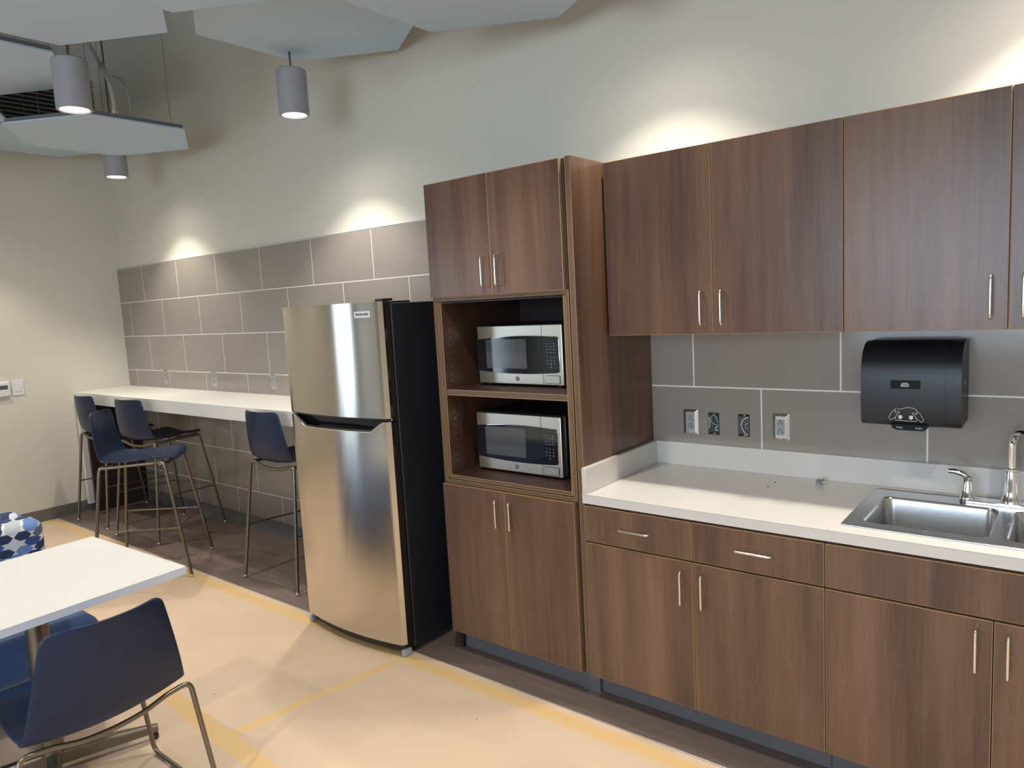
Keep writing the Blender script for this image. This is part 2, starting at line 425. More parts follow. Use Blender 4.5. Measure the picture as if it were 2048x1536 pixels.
tile_field('wall_tile_kitchen', -.007, 1.90, .985, 1.52, .201, 1.242, par=0, off=.501)
struct(MB().box(XL, -.795, -.011, 0, 2.157, 2.160).build('trim_2', M_STRIP))

# return-air grille high on the left wall
t_ = thing('air_grille', 'dark slatted return-air grille high on the left wall behind the hexagon panels', 'vent', (XL, -.85, 3.53))
MB().box(XL+.001, XL+.006, -1.6, -.05, 3.28, 3.82).build('backing', M_HOLE, t_)
for k in range(15):
    z = 3.30+k*.036
    MB().box(XL+.006, XL+.022, -1.6, -.05, z, z+.013).build('slat', M_BASEB, t_)

# ------------------------------------------------------------------ cabinets
YD = -.636     # door face plane of tall and base units
def door(parent, name, x0, x1, z0, z1, yf=YD, th=.019):
    return MB().box(x0+.0015, x1-.0015, yf, yf+th, z0+.0015, z1-.0015, 0, side=1).build(name, [M_WOOD, M_BAND], parent)
def banded(parent, name, x0, x1, z0, z1, yf=YD, th=.019, e=.0022):
    # door slab whose edge band shows as a thin tan line all round the face
    x0 += .0015; x1 -= .0015; z0 += .0015; z1 -= .0015
    m = MB()
    m.add([(x0+e, yf, z0+e), (x1-e, yf, z0+e), (x1-e, yf, z1-e), (x0+e, yf, z1-e)], [(0, 1, 2, 3)], 0)
    o_ = [(x0, yf+e*.5, z0), (x1, yf+e*.5, z0), (x1, yf+e*.5, z1), (x0, yf+e*.5, z1)]
    i_ = [(x0+e, yf, z0+e), (x1-e, yf, z0+e), (x1-e, yf, z1-e), (x0+e, yf, z1-e)]
    b_ = [(x0, yf+th, z0), (x1, yf+th, z0), (x1, yf+th, z1), (x0, yf+th, z1)]
    m.add(o_+i_+b_, [(k, (k+1) % 4, 4+(k+1) % 4, 4+k) for k in range(4)] + [(8+k, 8+(k+1) % 4, (k+1) % 4, k) for k in range(4)] + [(8, 9, 10, 11)], 1)
    o = MB(); o.v = m.v; o.f = m.f; o.m = m.m
    ob = o.build(name, [M_WOOD, M_BAND], parent)
    bm = bmesh.new(); bm.from_mesh(ob.data); bmesh.ops.remove_doubles(bm, verts=bm.verts, dist=1e-6); bmesh.ops.recalc_face_normals(bm, faces=bm.faces); bm.to_mesh(ob.data); bm.free()
    return ob
def handle(parent, x, z, yf=YD, vert=True, L=.128, proj=.030, r=.0042):
    if vert: pts = [(x, yf, z-L/2), (x, yf-proj, z-L/2), (x, yf-proj, z+L/2), (x, yf, z+L/2)]
    else: pts = [(x-L/2, yf, z), (x-L/2, yf-proj, z), (x+L/2, yf-proj, z), (x+L/2, yf, z)]
    return MB().tube(pts, r, .012, 10).build('handle', M_HANDLE, parent, smooth=60)

# tall microwave cabinet
TX0, TX1 = -.789, -.040
tc = thing('tall_cabinet', 'tall walnut cabinet with two open niches holding the microwaves, beside the refrigerator', 'cabinet', (-.40, -.32, 0))
yb = YD+.020
m = MB()
m.box(TX0, TX0+.019, yb, -.003, .10, 2.204, 0); m.box(TX1-.019, TX1, yb, -.003, .10, 2.204, 0)
m.box(TX0+.019, TX1-.019, yb, -.003, 2.185, 2.204, 0)
m.box(TX0+.019, TX1-.019, yb, -.003, .10, .119, 0); m.box(TX0+.019, TX1-.019, -.012, -.003, .119, 2.185, 0)
m.box(TX0+.019, TX1-.019, yb, -.012, 1.681, 1.700, 0); m.box(TX0+.019, TX1-.019, yb, -.012, .836, .853, 0)
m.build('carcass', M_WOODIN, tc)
M_FRAME = simple('brown_edge_band', (.135, .082, .046), .4, var=.10, scale=25)
def bar(m, x0, x1, z0, z1, y, vert=True, e=.0032):
    # a brown band with a thin paler line along both long arrises
    m.box(x0, x1, y-.0018, y, z0, z1, 0)
    for a_, b_ in (((x0, x0+e), (z0, z1)), ((x1-e, x1), (z0, z1))) if vert else (((x0, x1), (z0, z0+e)), ((x0, x1), (z1-e, z1))):
        m.box(a_[0], a_[1], y-.0024, y-.0017, b_[0], b_[1], 1)
m = MB()
bar(m, TX0, TX0+.019, .836, 1.700, yb); bar(m, TX1-.019, TX1, .836, 1.700, yb)
bar(m, TX0+.019, TX1-.019, 1.681, 1.700, yb, False); bar(m, TX0+.019, TX1-.019, .836, .853, yb, False)
m.build('edge_trim', [M_FRAME, M_BAND], tc)
NX0, NX1 = TX0+.046, TX1-.030
m = MB()
m.box(TX0+.022, NX0, yb+.001, -.02, .857, 1.678, 0); m.box(NX1, TX1-.022, yb+.001, -.02, .857, 1.678, 0)
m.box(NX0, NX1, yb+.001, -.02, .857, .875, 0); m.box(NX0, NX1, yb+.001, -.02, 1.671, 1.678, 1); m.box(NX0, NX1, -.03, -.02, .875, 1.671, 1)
m.build('niche_lining', [M_WOODIN, M_WOODDK], tc)  # shade painted in: lining darkened, back and top darker still
m = MB()
bar(m, TX0+.022, NX0, .857, 1.678, yb+.001); bar(m, NX1, TX1-.022, .857, 1.678, yb+.001); bar(m, NX0, NX1, .857, .875, yb+.001, False)
m.build('niche_edge_trim', [M_FRAME, M_BAND], tc)
m = MB(); m.box(NX0+.001, NX1-.001, yb+.004, -.032, 1.250, 1.277, 0); sh = m.build('shelf', M_WOODIN, tc)
m = MB(); bar(m, NX0+.001, NX1-.001, 1.250, 1.277, yb+.004, False); m.build('shelf_edge', [M_FRAME, M_BAND], sh)
# shelf-pin holes in the side of the niche
for yy in (yb+.045, -.12):
    for z0_, n_ in ((1.31, 9), (.93, 9)):
        for k in range(n_): MB().cyl((NX0-.001, yy, z0_+k*.034), (NX0+.0012, yy, z0_+k*.034), .0026, 8).build('shelf_pin_hole', M_STRIP, tc)
XM = -.4155
for z0, z1, hz in ((1.698, 2.206, 1.796), (.104, .834, .734)):
    for x0, x1, hx in ((TX0, XM, XM-.036), (XM, -.049, XM+.042)):
        d = banded(tc, 'door', x0, x1, z0, z1); handle(d, hx, hz)
MB().box(-.034, -.008, -.6165, -.001, .104, 2.208, 0).box(-.034, -.008, -.545, -.001, .0015, .104, 0).build('side_panel', [M_WOOD], tc)
m = MB(); bar(m, -.0343, -.0077, .104, 2.208, -.6165, e=.0028); m.box(-.0343, -.0077, -.618, -.001, 2.208, 2.2095, 1); m.build('side_panel_edge', [M_FRAME, M_BAND], tc)
MB().prism([(TX0+.019, -.548), (TX0+.019, -.566), (-.12, -.568), (-.06, -.578), (-.02, -.584), (.002, -.576), (.002, -.548)], 'z', .0015, .103).build('toe_kick', M_COPING, tc, bevel=.003)
MB().box(TX0, TX0+.019, -.585, -.003, .0015, .10).build('side_foot', M_WOODDK, tc)

# wall units
def wall_unit(x0, label, first):
    t = thing('wall_cabinet', label, 'cabinet', (x0+.458, -.19, 1.498), group='walnut wall cabinets over the counter')
    MB().box(x0+.001, x0+.915, -.374, -.012, 1.500, 2.204).build('carcass', M_WOOD, t)
    for k in range(2):
        a = x0+k*.458
        d = banded(t, 'door', a, a+.458, 1.498, 2.206, yf=-.395)
        handle(d, x0+.458+(-.043 if k == 0 else .038), 1.600, yf=-.395)
    return t
wall_unit(.003, 'pair of upper walnut doors next to the tall microwave cabinet', True)
wall_unit(.919, 'upper walnut cabinet above the paper towel dispenser, greyer door', False)
# base units
b1_ = thing('base_cabinet', 'walnut base cabinet with two drawers above two doors, next to the tall cabinet', 'cabinet', (.461, -.32, 0))
def carcass(t, x0):
    m = MB(); m.box(x0+.001, x0+.018, -.615, -.02, .10, .838); m.box(x0+.898, x0+.915, -.615, -.02, .10, .838)
    m.box(x0+.018, x0+.898, -.615, -.02, .10, .118); m.box(x0+.018, x0+.898, -.028, -.02, .118, .838); m.box(x0+.018, x0+.898, -.615, -.598, .80, .838)
    m.box(x0+.45, x0+.466, -.615, -.598, .118, .80)
    m.build('carcass', M_WOODDK, t)
    MB().box(x0, x0+.916, -.560, -.545, .0015, .102).build('toe_kick', M_COPING, t, bevel=.004)
carcass(b1_, .003)
for k in range(2):
    a = .003+k*.458
    dr = banded(b1_, 'drawer', a, a+.458, .685, .833); handle(dr, a+.229, .762, vert=False)
    d = banded(b1_, 'door', a, a+.458, .106, .681); handle(d, .461+(-.040 if k == 0 else .041), .580)
b2_ = thing('base_cabinet', 'walnut sink base cabinet with one wide blank panel above two doors', 'cabinet', (1.377, -.32, 0))
carcass(b2_, .919)
banded(b2_, 'blank_panel', .919, 1.835, .685, .833)
for k in range(2):
    a = .919+k*.458
    d = banded(b2_, 'door', a, a+.458, .106, .681); handle(d, 1.377+(-.041 if k == 0 else .037), .587)
MB().box(1.836, 1.856, -.64, -.001, .0015, .838).build('end_panel', M_WOOD, b2_)

# kitchen worktop with sink cut-out, splashes
SX0, SX1, SY0, SY1 = .953, 1.793, -.569, -.068
kc = thing('kitchen_worktop', 'pale speckled quartz worktop with upstands over the walnut base cabinets', 'worktop', (.93, -.32, .841))
m = MB(); cx0, cx1, cy0, cy1 = SX0+.02, SX1-.02, SY0+.02, SY1-.055
m.box(-.007, cx0, YD, -.001, .841, .880); m.box(cx1, 1.862, YD, -.001, .841, .880); m.box(cx0, cx1, YD, cy0, .841, .880); m.box(cx0, cx1, cy1, -.001, .841, .880)
m.build('worktop', M_QUARTZ, kc)
MB().tube([(-.007, YD+.0005, .8785), (1.862, YD+.0005, .8785)], .0018, 0, 8).build('front_edge', M_QUARTZ, kc, smooth=60)
MB().box(-.007, 1.862, -.0195, -.001, .880, .985).build('rear_upstand', M_QUARTZ, kc, bevel=.0015)
MB().box(-.0068, .0145, YD+.001, -.0195, .880, .985).build('side_upstand', M_QUARTZ, kc, bevel=.0015)

# ------------------------------------------------------------------ sink
sk = thing('kitchen_sink', 'stainless steel double-bowl drop-in sink in the quartz worktop', 'sink', (1.373, -.32, .88))
def loft(m, loops, mi=0, cap=True):
    n = len(loops[0]); vs = [p for L in loops for p in L]; fs = []
    for j in range(len(loops)-1):
        for i in range(n): fs.append((j*n+i, j*n+(i+1) % n, (j+1)*n+(i+1) % n, (j+1)*n+i))
    if cap: fs.append(tuple((len(loops)-1)*n+i for i in range(n)))
    m.add(vs, fs, mi)
def rim_mesh():
    # flat deck with two rounded openings, built from strips around each opening
    m = MB(); zt = .8835
    bowls = [(1.000, 1.352, -.510, -.165), (1.394, 1.746, -.510, -.165)]
    xs = [SX0, 1.373, SX1]
    for (bx0, bx1, by0, by1), (ox0, ox1) in zip(bowls, ((xs[0], xs[1]), (xs[1], xs[2]))):
        inner = rrect(bx0, bx1, by0, by1, .034, 8)
        outer = []
        for (px, py) in inner:      # push each inner point out to the deck rectangle
            cx, cy = (bx0+bx1)/2, (by0+by1)/2
            dx, dy = px-cx, py-cy
            kx = ((ox1 if dx > 0 else ox0)-cx)/dx if abs(dx) > 1e-6 else 1e9
            ky = ((SY1 if dy > 0 else SY0)-cy)/dy if abs(dy) > 1e-6 else 1e9
            k = min(kx, ky); outer.append((cx+dx*k, cy+dy*k))
        # make the corners exact
        for cxx, cyy in ((ox0, SY0), (ox0, SY1), (ox1, SY0), (ox1, SY1)):
            i = min(range(len(outer)), key=lambda q: (outer[q][0]-cxx)**2+(outer[q][1]-cyy)**2); outer[i] = (cxx, cyy)
        n = len(inner)
        L = [[(p[0], p[1], zt) for p in outer], [(p[0], p[1], zt) for p in inner]]
        vs = L[0]+L[1]; m.add(vs, [(i, (i+1) % n, n+(i+1) % n, n+i) for i in range(n)])
    # raised outer bead
    m.tube([(SX0, SY0, .8825), (SX1, SY0, .8825), (SX1, SY1, .8825), (SX0, SY1, .8825), (SX0, SY0, .8825)], .0032, .02, 8)
    return m, bowls
m, bowls = rim_mesh(); m.build('rim', M_SINK, sk, smooth=50)
for i, (bx0, bx1, by0, by1) in enumerate(bowls):
    m = MB(); loops = []
    for ins, z, r in ((0, .8835, .034), (.003, .880, .034), (.005, .872, .034), (.010, .74, .036), (.014, .715, .036), (.026, .702, .036), (.12, .696, .05)):
        loops.append([(p[0], p[1], z) for p in rrect(bx0+ins, bx1-ins, by0+ins, by1-ins, r, 8)])
    loft(m, loops); bw = m.build('bowl', M_SINK, sk, smooth=50)
    MB().lathe(((bx0+bx1)/2, (by0+by1)/2, .696), [(.045, 0), (.045, .003), (.036, .004), (.030, .001)], 24).build('drain', M_CHROME, bw, smooth=40)
    if i == 0: pass

# faucet
fx, fy, fz = 1.379, -.112, .8845
fc = thing('kitchen_faucet', 'chrome gooseneck faucet with curved lever handles on the sink deck', 'faucet', (fx, fy, fz))
MB().prism(rrect(fx-.150, fx+.150, fy-.026, fy+.026, .025, 8), 'z', fz, fz+.010).build('deck_plate', M_CHROME, fc, bevel=.003, seg=3)
MB().lathe((fx, fy, fz+.010), [(.030, 0), (.029, .012), (.026, .016), (.023, .03), (.021, .06), (.0175, .105), (.0165, .110), (.021, .113), (.021, .118), (.015, .121)], 24).build('spout_base', M_CHROME, fc, smooth=35)
pts = [(fx, fy, fz+.12), (fx, fy, fz+.20)]
Rg = .052; fa = math.radians(38)
for k in range(1, 19):
    a = PI*k/18*1.06; q = Rg*(1-math.cos(a)); pts.append((fx+q*math.sin(fa), fy-q*math.cos(fa), fz+.208+Rg*math.sin(a)))
lx, ly, lz = pts[-1]; pts.append((lx-.001, ly+.001, lz-.050))
MB().tube(pts, .0125, 0, 16).build('spout', M_CHROME, fc, smooth=60)
MB().cyl((lx-.001, ly+.001, lz-.044), (lx-.0015, ly+.002, lz-.074), .0145, 16).build('aerator', M_CHROME, fc, bevel=.002)
for s in (-1, 1):
    hx = fx+s*.125
    hb = MB().lathe((hx, fy, fz+.010), [(.024, 0), (.023, .008), (.0195, .013), (.017, .04), (.014, .062), (.0125, .066), (.015, .069), (.013, .076), (.006, .080)], 20).build('handle_base', M_CHROME, fc, smooth=35)
    P = catmull([(hx, fy, fz+.083), (hx+s*.014, fy+.0, fz+.094), (hx+s*.036, fy-.003, fz+.102), (hx+s*.058, fy-.006, fz+.103)], 6)
    MB().tube(P, [.0085+.0025*math.sin(PI*i/len(P))-.0012*(i/len(P)) for i in range(len(P))], 0, 12).build('lever', M_CHROME, hb, smooth=60)

# ------------------------------------------------------------------ refrigerator
FX0, FX1 = -1.690, -.932
fr_ = thing('refrigerator', 'stainless steel top-freezer refrigerator with black sides left of the tall cabinet', 'refrigerator', (-1.31, -.42, 0))
MB().box(FX0+.003, FX1, -.752, -.06, .030, 1.688).build('cabinet_body', M_BLACK, fr_, bevel=.006)
def yfront(x):
    u = (x-(FX0+FX1)/2)/((FX1-FX0)/2)
    y = -.820-.042*(1-u*u)
    e = max(0, abs(u)-.955)/.045
    return y+.020*e*e
def door_slab(name, zb, ztop):
    m = MB(); xs = sorted([FX0+(FX1-FX0)*i/60 for i in range(61)] + [-1.632, -1.6319, -1.525, -1.035, -.9649, -.9648]); n = len(xs)
    F0 = [(x, yfront(x), zb) for x in xs]; F1 = [(x, yfront(x), ztop(x)) for x in xs]
    B0 = [(x, -.762, zb) for x in xs]; B1 = [(x, -.762, ztop(x)) for x in xs]
    vs = F0+F1+B0+B1
    m.add(vs, [(i, i+1, n+i+1, n+i) for i in range(n-1)], 0)
    m.add(vs, [(2*n+i, 3*n+i, 3*n+i+1, 2*n+i+1) for i in range(n-1)] + [(i, 2*n+i, 2*n+i+1, i+1) for i in range(n-1)] + [(n+i, n+i+1, 3*n+i+1, 3*n+i) for i in range(n-1)], 1)
    m.add(vs, [(0, n, 3*n, 2*n), (n-1, 2*n+n-1, 3*n+n-1, n+n-1)], 1)
    ob = m.build(name, [M_STEEL, M_GLOSSBLK], fr_, smooth=30)
    return ob
def notch(x):
    if x < -1.632 or x > -.9648: return 1.143
    if x < -1.525: return 1.143-.048*(x+1.632)/.107
    if x < -1.035: return 1.095
    return 1.095+.048*(x+1.035)/.0702
fz_ = door_slab('freezer_door', 1.158, lambda x: 1.697)
fd_ = door_slab('fresh_food_door', .062, notch)
hp = MB(); hp.box(-1.66, -.94, -.800, -.763, 1.085, 1.150)
hp.build('handle_pocket', M_GLASSBLK, fd_)
P = [(x, yfront(x)+.004, notch(x)+.002) for x in [-1.632+(.6672)*i/40 for i in range(41)]]
MB().tube(P, .0055, 0, 8).build('handle_lip', M_BLACKP, fd_, smooth=60)
P = [(x, yfront(x)-.0015, notch(x)-.003) for x in [-1.64+(.683)*i/40 for i in range(41)]]
MB().tube(P, .0022, 0, 6).build('handle_trim', M_STEELF, fd_, smooth=60)
P = [(x, yfront(x)+.003, 1.157) for x in [-1.66+.72*i/30 for i in range(31)]]
MB().tube(P, .0045, 0, 6).build('bottom_lip', M_BLACKP, fz_, smooth=60)
MB().box(-.985, -.934, -.800, -.735, 1.698, 1.710).box(-.965, -.938, -.735, -.62, 1.689, 1.697).build('hinge_cover', M_BLACKP, fr_, bevel=.003)
MB().box(-.972, -.934, -.805, -.752, 1.145, 1.156).build('middle_hinge', M_BLACKP, fr_, bevel=.001)
MB().lathe((-.938, -.792, 1.152), [(.006, 0), (.007, .004), (.002, .007)], 12, axis=(1, -.3, 0)).build('hinge_pin', M_CHROME, fr_, smooth=60)
MB().prism([(x, yfront(x)+.030) for x in [FX0+.02+(FX1-FX0-.04)*i/20 for i in range(21)]] + [(FX1-.02, -.75), (FX0+.02, -.75)], 'z', .018, .060).build('toe_grille', M_BLACKP, fr_)
for a in (-.962, -1.69): MB().box(a, a+.026, -.818, -.77, .0005, .034).build('front_foot', M_RECEPT, fr_, bevel=.004)
for a in (-1.66, -1.0): MB().box(a, a+.04, -.2, -.1, .0016, .031).build('rear_foot', M_BLACKP, fr_)
bx = -1.031; by = yfront(bx)
ang = math.atan2(yfront(bx+.02)-yfront(bx-.02), .04)
bd = MB().box(-.047, .047, -.0022, .0, -.0145, .0145).build('badge', M_WHITEP, fz_, bevel=.001, org=(0, 0, 0))
for v in bd.data.vertices:
    p = Matrix.Rotation(ang, 3, 'Z') @ v.co; v.co = p + Vector((bx, by-.0006, 1.642)) - ORG[fr_.name]
ORG[bd.name] = ORG[fr_.name]
text('badge_text', 'FRIGIDAIRE', M_INK, bd, (bx, by-.0031, 1.642), .0155, rot=(PI/2, 0, ang), bold=.0004)

# ------------------------------------------------------------------ microwaves
def microwave(x0, yf, z0, label, w=.486, h=.270, d=.36):
    t = thing('microwave_oven', label, 'microwave', (x0+w/2, yf+d/2, z0), group='microwaves in the tall cabinet')
    x1, z1 = x0+w, z0+.010+h; zb = z0+.010
    MB().box(x0-.003, x1+.010, yf+.028, yf+d, zb-.001, z1+.004).build('body', M_BLACKP, t, bevel=.006)
    for a in (x0+.03, x1-.05):
        for b in (yf+.05, yf+d-.05): MB().cyl((a, b, z0), (a, b, zb+.002), .012, 12).build('foot', M_BLACKP, t)
    m = MB(); m.box(x0, x1, yf+.004, yf+.028, zb, z1)
    fr = m.build('front_panel', M_STEELF, t, bevel=.004, seg=3)
    MB().box(x0-.0006, x0+.010, yf+.006, yf+.027, zb+.004, z1-.004).build('side_trim', M_BLACKP, fr)
    # bowed black glass
    gx0, gx1 = x0+.001, x1-.018; top = []; bot = []
    for i in range(25):
        u = i/24; x = gx0+(gx1-gx0)*u; bow = .012*(1-(2*(u-.55)/1.1)**2)
        top.append((x, z1-.064+bow+.004*u)); bot.append((x, zb+.062-bow))
    def rc(L):   # round the ends
        return L
    poly = bot + top[::-1]
    # clip corners
    pl = [poly[0], poly[-1]]
    P = [Vector((a, b, 0)) for a, b in poly]; n = len(P); out = []
    corners = {0, 24, 25, 49}
    for i, q in enumerate(P):
        if i in corners:
            a = P[i-1]; b = P[(i+1) % n]; c = .014
            p0 = q+(a-q).normalized()*min(c, (a-q).length*.9); p1 = q+(b-q).normalized()*min(c, (b-q).length*.9)
            for k in range(6):
                w_ = k/5; v = p0*(1-w_)**2+q*2*w_*(1-w_)+p1*w_*w_; out.append((v.x, v.y))
        else: out.append((q.x, q.y))
    gl = MB().prism(out, 'y', yf-.001, yf+.004).build('door_glass', M_GLASSBLK, fr)
    MB().tube([(a, yf+.002, b) for a, b in out], .0016, 0, 6, closed=True).build('glass_rim', M_CHROME, fr, smooth=60)
    wx0, wx1 = x0+w*.115, x0+w*.60
    MB().prism(rrect(wx0, wx1, zb+h*.27, zb+h*.765, .004, 4), 'y', yf-.0014, yf-.0008).build('viewing_window', M_SCREEN, gl)
    sx = x0+w*.775
    MB().box(sx, sx+.0012, yf+.003, yf+.005, z1-.058, z1-.001).box(sx, sx+.0012, yf+.003, yf+.005, zb+.001, zb+.054).box(sx, sx+.0009, yf-.0016, yf-.0005, zb+.052, z1-.052).build('door_seam', M_HOLE, fr)
    # keypad marks
    m = MB(); kx = x0+w*.875; kz = z1-.085
    for r in range(4):
        for c in range(3): 
            hw = .0062+.0012*((r+c) % 2); m.box(kx+(c-1)*.0185-hw, kx+(c-1)*.0185+hw, yf-.0016, yf-.0009, kz-r*.0125-.0009, kz-r*.0125+.0009)
            if (r+c) % 2 == 0: m.box(kx+(c-1)*.0185-hw*.7, kx+(c-1)*.0185+hw*.7, yf-.0016, yf-.0009, kz-r*.0125-.0042, kz-r*.0125-.0028)
    kp = m.build('keypad', M_GREYLINE, gl)
    for r, row in enumerate(('123', '456', '789', ' 0 ')):
        for c, ch in enumerate(row):
            if ch != ' ': text('keypad_digit', ch, M_LINE, kp, (kx+(c-1)*.0185, yf-.0014, kz-.060-r*.0145), .0085, depth=.0002)
    # release button and round emblem
    MB().prism(rrect(x0+w*.805, x1-.020, zb+.010, zb+.043, .003, 3), 'y', yf+.001, yf+.006).build('release_button', M_STEELF, fr)
    MB().tube([(a, yf+.003, b) for a, b in rrect(x0+w*.803, x1-.019, zb+.009, zb+.044, .003, 3)], .0011, 0, 6, closed=True).build('button_outline', M_HOLE, fr)
    ex, ez = x0+w*.475, zb+.026
    em = MB().cyl((ex, yf+.0045, ez), (ex, yf+.0022, ez), .0105, 24).build('emblem', M_INK, fr)
    MB().tube([(ex+.0088*math.cos(a), yf+.0020, ez+.0088*math.sin(a)) for a in [2*PI*i/24 for i in range(24)]], .0006, 0, 5, closed=True).build('emblem_ring', M_LINE, em)
    text('emblem_letters', 'GE', M_LINE, em, (ex, yf+.0020, ez), .0105, depth=.0003)
    return t
microwave(-.690, -.445, 1.277, 'upper microwave oven, steel and black, on the shelf of the tall cabinet')
microwave(-.690, -.485, .875, 'lower microwave oven, steel and black, in the bottom niche of the tall cabinet')

# ------------------------------------------------------------------ bar counter
bc = thing('bar_counter', 'long white wall-fixed bar counter on the tiled wall behind the stools', 'counter', (-3.58, -.25, .987))
m = MB(); m.box(XL+.002, -1.735, -.500, -.0115, 1.060, 1.081); m.build('worktop', M_BARTOP, bc)
MB().box(XL+.002, -1.735, -.504, -.482, .987, 1.0812).build('front_apron', M_BARTOP, bc, bevel=.0015)
MB().box(XL+.018, XL+.060, -.500, -.02, .068, .986).build('white_end_panel', M_BARTOP, bc, bevel=.0015)
MB().box(-5.335, -5.300, -.470, -.03, .0015, 1.059).build('support_panel', M_WOODDK, bc)
MB().box(-5.379, -5.336, -.455, -.03, .0015, 1.059).build('support_filler', M_WOODDK, bc)

# ------------------------------------------------------------------ stools and chair
def shell_mesh(zs, prof, wt, wb, ws, wf):
    P = catmull([(0, a, b) for a, b in prof], 7); n = len(P)
    L = [0]
    for i in range(1, n): L.append(L[-1]+(P[i]-P[i-1]).length)
    tot = L[-1]; U = 14; vs = []; fs = []
    bend = .42*tot
    for i, p in enumerate(P):
        s = L[i]
        if s < bend: w = wt+(wb-wt)*(s/bend)**.9
        else: w = ws+(wf-ws)*((s-bend)/(tot-bend))**2
        if abs(s-bend) < .06 and s >= bend: w = wb+(ws-wb)*((s-bend)/.06)
        for e, r in ((s, .024), (tot-s, .040)):
            if e < r: w = w-r+math.sqrt(max(0, r*r-(r-e)**2))
        fb = max(0, min(1, 1-(s-.40*tot)/(.16*tot)))          # 1 on the back, 0 on the seat
        for k in range(U+1):
            u = -1+2*k/U
            up = (1-fb)*.030*u*u*(.5+.5*math.cos(PI*max(0, (s/tot-.62)/.38))*.2+.4)
            vs.append((w*u, p.y+fb*.040*u*u, p.z+up+(fb*(1-fb)*4)*.012*u*u))
    for i in range(n-1):
        for k in range(U): fs.append((i*(U+1)+k, i*(U+1)+k+1, (i+1)*(U+1)+k+1, (i+1)*(U+1)+k))
    m = MB(); m.add(vs, fs); return m
def add_shell(t, zs, back_h, wb=.226):
    prof = [(-.285, zs+back_h), (-.275, zs+back_h*.72), (-.262, zs+back_h*.40), (-.243, zs+.055), (-.222, zs+.022), (-.185, zs+.003), (-.12, zs-.006),
            (-.02, zs-.008), (.08, zs+.0), (.155, zs+.006), (.195, zs+.002), (.218, zs-.014)]
    o = shell_mesh(zs, prof, .172, wb, wb-.004, .205).build('seat_shell', M_NAVY, t, smooth=60)
    for v in o.data.vertices: pass
    sd = o.modifiers.new('thickness', 'SOLIDIFY'); sd.thickness = .010; sd.offset = 0
    sb = o.modifiers.new('smooth', 'SUBSURF'); sb.levels = 1; sb.render_levels = 2
    return o
def make_stool():
    t = thing('bar_stool', '', 'bar stool', (0, 0, 0), group='navy bar stools at the white bar counter')
    zs = .762; add_shell(t, zs, .328)
    r = .0105; zt = zs-.012
    RL, RR, FL, FR = (-.225, -.205, zt), (.225, -.205, zt), (-.205, .165, zt+.010), (.205, .165, zt+.010)
    feet = {'RL': (-.280, -.290), 'RR': (.280, -.290), 'FL': (-.272, .290), 'FR': (.272, .290)}
    tops = {'RL': RL, 'RR': RR, 'FL': FL, 'FR': FR}
    # rear cross tube sagging under the shell, and the two side rails
    m = MB()
    cr = catmull([(-.222, -.203, zt-.004), (-.17, -.205, zt-.004), (-.09, -.207, zt-.022), (0, -.208, zt-.028), (.09, -.207, zt-.022), (.17, -.205, zt-.004), (.222, -.203, zt-.004)], 5)
    m.tube(cr, r, 0, 10); m.build('rear_cross_tube', M_BRONZE, t, smooth=60)
    for s in (-1, 1):
        MB().tube([(s*.216, -.200, zt-.001), (s*.205, -.05, zt+.001), (s*.200, .150, zt+.006)], r, .02, 10).build('side_rail', M_BRONZE, t, smooth=60)
    MB().tube(catmull([(-.200, .150, zt), (-.10, .152, zt-.020), (0, .153, zt-.026), (.10, .152, zt-.020), (.200, .150, zt)], 4), r, 0, 10).build('front_cross_tube', M_BRONZE, t, smooth=60)
    for k in ('RL', 'RR', 'FL', 'FR'):
        tx, ty, tz = tops[k]; fx_, fy_ = feet[k]; sx = 1 if tx > 0 else -1
        g = Vector((fx_, fy_, .012)); top = Vector((tx+sx*.006, ty-(.0 if 'R' == k[0] else -.012), tz-.002))
        start = Vector((tx-sx*.045, ty, tz-.004)) if k[0] == 'R' else Vector((sx*.201, ty-.05, tz-.003))
        lg = MB().tube([start, top, g], r, .035, 10).build('leg', M_BRONZE, t, smooth=60)
        MB().lathe((fx_, fy_, 0.0), [(.008, 0), (.0125, .004), (.0135, .011), (.010, .021)], 12).build('glide', M_GLIDE, lg, smooth=60)
    def on(k, z):
        tx, ty, tz = tops[k]; tx += .006*(1 if tx > 0 else -1); fx_, fy_ = feet[k]; w = (tz-z)/(tz-.012); return (tx+(fx_-tx)*w, ty+(fy_-ty)*w, z)
    for a, b, za, zb in (('RL', 'FL', .345, .325), ('RR', 'FR', .345, .325), ('FL', 'FR', .325, .325)):
        MB().tube([on(a, za), on(b, zb)], .0055, 0, 8).build('foot_rail', M_BRONZE, t, smooth=60)
    return t
stool = make_stool()
stool.location = (-2.325, -.355, .0015); stool['label'] = 'navy bar stool tucked under the counter nearest the refrigerator'
SG = 'navy bar stools at the white bar counter'
copy_thing(stool, (-4.12, -.375, .0015), math.radians(7), 'navy bar stool in the middle at the counter, angled seat showing beside its back', SG)
copy_thing(stool, (-4.88, -.385, .0015), math.radians(1), 'navy bar stool in the corner against the left wall, furthest from the refrigerator', SG)
th = math.radians(-42)
copy_thing(stool, (-3.143-.29*(-math.sin(th)), -.646-.29*math.cos(th), .0015), th, 'navy bar stool pulled out from the counter and turned sideways, nearest the white table', SG)

